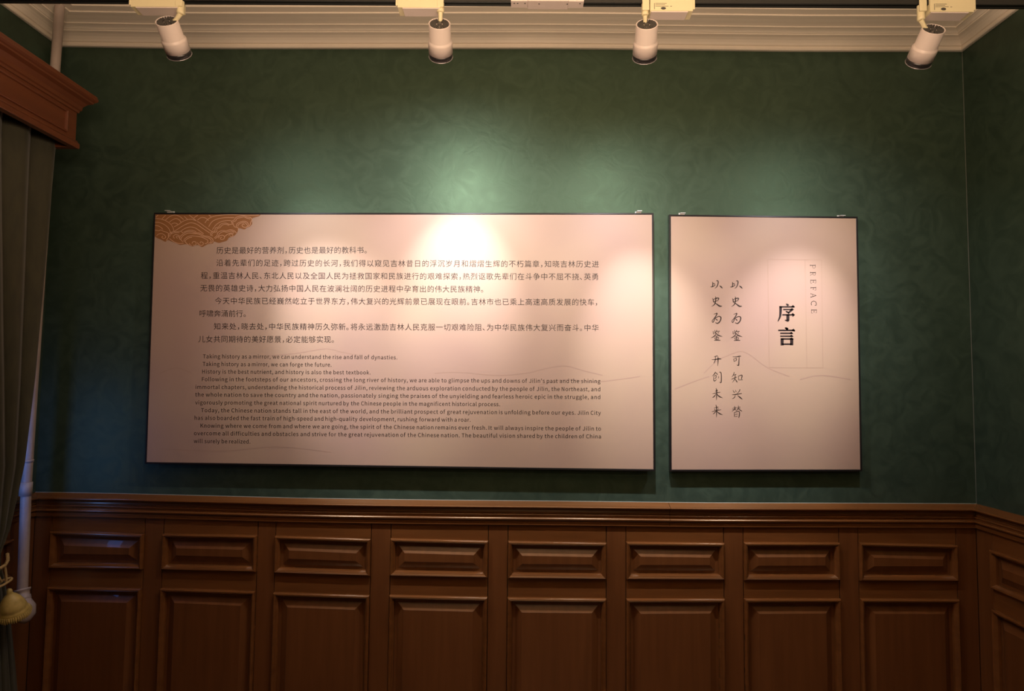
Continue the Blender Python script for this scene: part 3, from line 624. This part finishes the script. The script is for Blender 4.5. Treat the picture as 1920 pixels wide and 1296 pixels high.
for d, h in ((0, 0), (.001, .007), (.005, .009), (.010, .006), (.012, 0)):
    rows.append([(XF+h, -1.5, 0), (XF+h, -1.5, 0)][0:0] or [(XF+h, yy, zz) for yy, zz in ((Yn+.1+d, zt_-.012-d), (yend-.06-d, zt_-.012-d), (yend-.06-d, zb+.048+d), (Yn+.1+d, zb+.048+d))])
q.grid(rows, closed_v=True); q.build('panel_bead', M['pelmet'], root)

# ---------------------------------------------------------------- curtain
XC = -2.06
def curt_edge(px, py): return at_x(px, py, XC+.03)
ce = [curt_edge(118, 275), curt_edge(97, 500), curt_edge(76, 700), curt_edge(56, 870), curt_edge(30, 990), curt_edge(8, 1050)]
ez = [float(p[2]) for p in ce][::-1]+[zb+.12]; ey = [float(p[1]) for p in ce][::-1]; ey = ey+[ey[-1]]
ztie = ez[0]
def far_y(z): 
    if z >= ztie: return float(np.interp(z, ez, ey))
    t = min(1, (ztie-z)/.75); return ey[0]+.16*(t**.7)
def near_y(z):
    tt = ey[0]-.16
    if z >= ztie: return tt+(-2.35-tt)*min(1, ((z-ztie)/(2.6-ztie)))**.9
    t = min(1, (ztie-z)/.75); return tt-.35*t**.7
q = MB(); rows = []; NZ, NS = 60, 260; ztop = zb+.05
for i in range(NZ+1):
    z = ztop+(.03-ztop)*i/NZ; fy, ny = far_y(z), near_y(z); wdt = fy-ny; amp = .034*min(1, .35+wdt/1.6); row = []
    for j in range(NS+1):
        s = j/NS; ph = s*2*math.pi*13+.5*math.sin(z*1.7+s*9); f = math.sin(ph)+.35*math.sin(2*ph+1.1+z)
        x = XC+amp*f*.8; dx = .012*math.sin(ph+1.4)*wdt
        row.append((max(x, XL+.058), fy-s*wdt+dx*min(1, j/8, (NS-j)/8), z))
    rows.append(row)
q.grid(rows, smooth=True)
cur = q.build('curtain', M['curtain'], None, recalc=False); cur['label'] = 'heavy dark olive green curtain drawn aside under the wooden pelmet'; cur['category'] = 'curtain'
sm = cur.modifiers.new('cloth_thickness', 'SOLIDIFY'); sm.thickness = .003

# tieback with cord and tassel
XT = XC+.085
g = at_x(20, 1120, XT)
tb = thing('curtain_tieback', 'gold twisted cord tieback with fringed gold tassel on the green curtain', 'tieback', tuple(g))
def P3(px, py, dx=0): return Vector(at_x(px, py, XT+dx))
def twist(mb, pts, r):
    pts = [Vector(p) for p in pts]; L = sum((pts[i+1]-pts[i]).length for i in range(len(pts)-1)); n = max(20, int(L/.0025)); 
    samp = []
    for k in range(n+1):
        d = L*k/n; acc = 0
        for i in range(len(pts)-1):
            l = (pts[i+1]-pts[i]).length
            if d <= acc+l+1e-9 or i == len(pts)-2: samp.append(pts[i].lerp(pts[i+1], min(1, max(0, (d-acc)/l)))); break
            acc += l
    for st_ in (0, 1, 2):
        out = []
        for k, p in enumerate(samp):
            t = (samp[min(k+1, n)]-samp[max(k-1, 0)]).normalized(); a_ = t.orthogonal().normalized(); b_ = t.cross(a_); an = L*k/n/.018*2*math.pi+st_*2*math.pi/3
            out.append(p+(a_*math.cos(an)+b_*math.sin(an))*r*.55)
        mb.tube(out, r*.55, 6)
q = MB(); twist(q, [P3(14, 1038, -.01), P3(15, 1050), P3(10, 1060), P3(0, 1066), P3(-25, 1072, .005), P3(-70, 1066, -.01), P3(-110, 1040, -.06)], .006)
twist(q, [P3(9, 1063), P3(11, 1076), P3(12, 1092)], .0045); twist(q, [P3(-2, 1068), P3(-4, 1080), P3(3, 1092)], .0045)
q.build('cord', M['goldcord'], tb)
q = MB(); c0 = P3(1, 1095); ex = (P3(20, 1090)-c0)
ringp = [c0+Vector((math.sin(t*math.pi/10)*.018, math.cos(t*math.pi/10)*.050, .007*math.cos(t*math.pi/10))) for t in range(21)]
q.tube(ringp, .0045, 10, cap=False); q.build('tassel_collar', M['goldcord'], tb)
head = P3(17, 1106); base = P3(26, 1146); ax = (base-head).normalized()
Lh = (base-head).length
q = MB(); q.lathe(head, ax, [(-.004, .004), (.0, .0085), (.006, .010), (.012, .0095), (.020, .012), (.026, .020), (.045, .0335), (.065, .042), (.078, .046), (.082, .0445), (.088, .047), (.098, .051), (.1, .047)], 36)
q.build('tassel_head', M['goldt'], tb)
q = MB(); b_ax = ax; t_ = ax.orthogonal().normalized(); bb = ax.cross(t_)
for k in range(46):
    an = k*2*math.pi/46; rd = t_*math.cos(an)+bb*math.sin(an); p0 = head+ax*.096+rd*.0505
    q.tube([p0, p0+ax*.010+rd*.004, p0+ax*.022+rd*.001+Vector((0, 0, -.002*random.random()))], [.0038, .0042, .002], 6)
q.build('fringe', M['goldt'], tb)

# ---------------------------------------------------------------- pipe in the left corner
YP = -.19
pp = [at_y(114.5, -40, YP), at_y(113, 0, YP), at_y(103, 133, YP), at_y(75, 520, YP), at_y(49.5, 905, YP), at_y(42, 1105, YP)]
pp = [Vector((max(p[0], XL+.026), p[1], p[2])) for p in pp]
top_ = pp[0].copy(); top_.z = CEIL-.14; 
root = thing('riser_pipe', 'pale painted vertical pipe in the left corner beside the curtain', 'pipe', tuple(pp[-1]))
ceil_end = pp[0]+(pp[0]-pp[1]).normalized()*.02; ceil_end.z = CEIL
q = MB(); q.tube([Vector((pp[0].x+.005, YP, CEIL))]+pp, .0205, 20); q.build('pipe_length', M['pipe'], root)
for (px, py, hh) in ((48.5, 917, .030),):
    c_ = at_y(px, py, YP); q = MB(); q.lathe((max(c_[0], XL+.028), YP, c_[2]), (0.03, 0, 1), [(-hh, .0225), (-hh, .0245), (hh, .0245), (hh, .0225)], 20); q.build('coupling', M['pipe'], root)
for (px, py) in ((52, 864),):
    c_ = at_y(px, py, YP); q = MB(); q.lathe((max(c_[0], XL+.028), YP, c_[2]), (0.03, 0, 1), [(-.006, .0215), (-.006, .0235), (.006, .0235), (.006, .0215)], 20); q.build('joint_ring', M['pipe'], root)
e = pp[-1]; q = MB(); a3 = Vector((.25, -.12, -1)).normalized()
q.lathe(e-a3*.002, a3, [(0, .022), (0, .031), (.007, .031), (.012, .025), (.028, .0245), (.030, .0285), (.046, .030), (.050, .027)], 28)
q.build('union_collar', M['pipe'], root)
q = MB(); s0 = e+a3*.044; q.tube([s0, s0+Vector((.008, -.004, -.012)), s0+Vector((.026, -.012, -.030)), s0+Vector((.034, -.022, -.048)), s0+Vector((.028, -.032, -.066)), s0+Vector((.020, -.036, -.076)), s0+Vector((.016, -.038, -.080))], [.025, .029, .034, .035, .031, .024, .012], 24); q.build('elbow', M['pipe'], root)
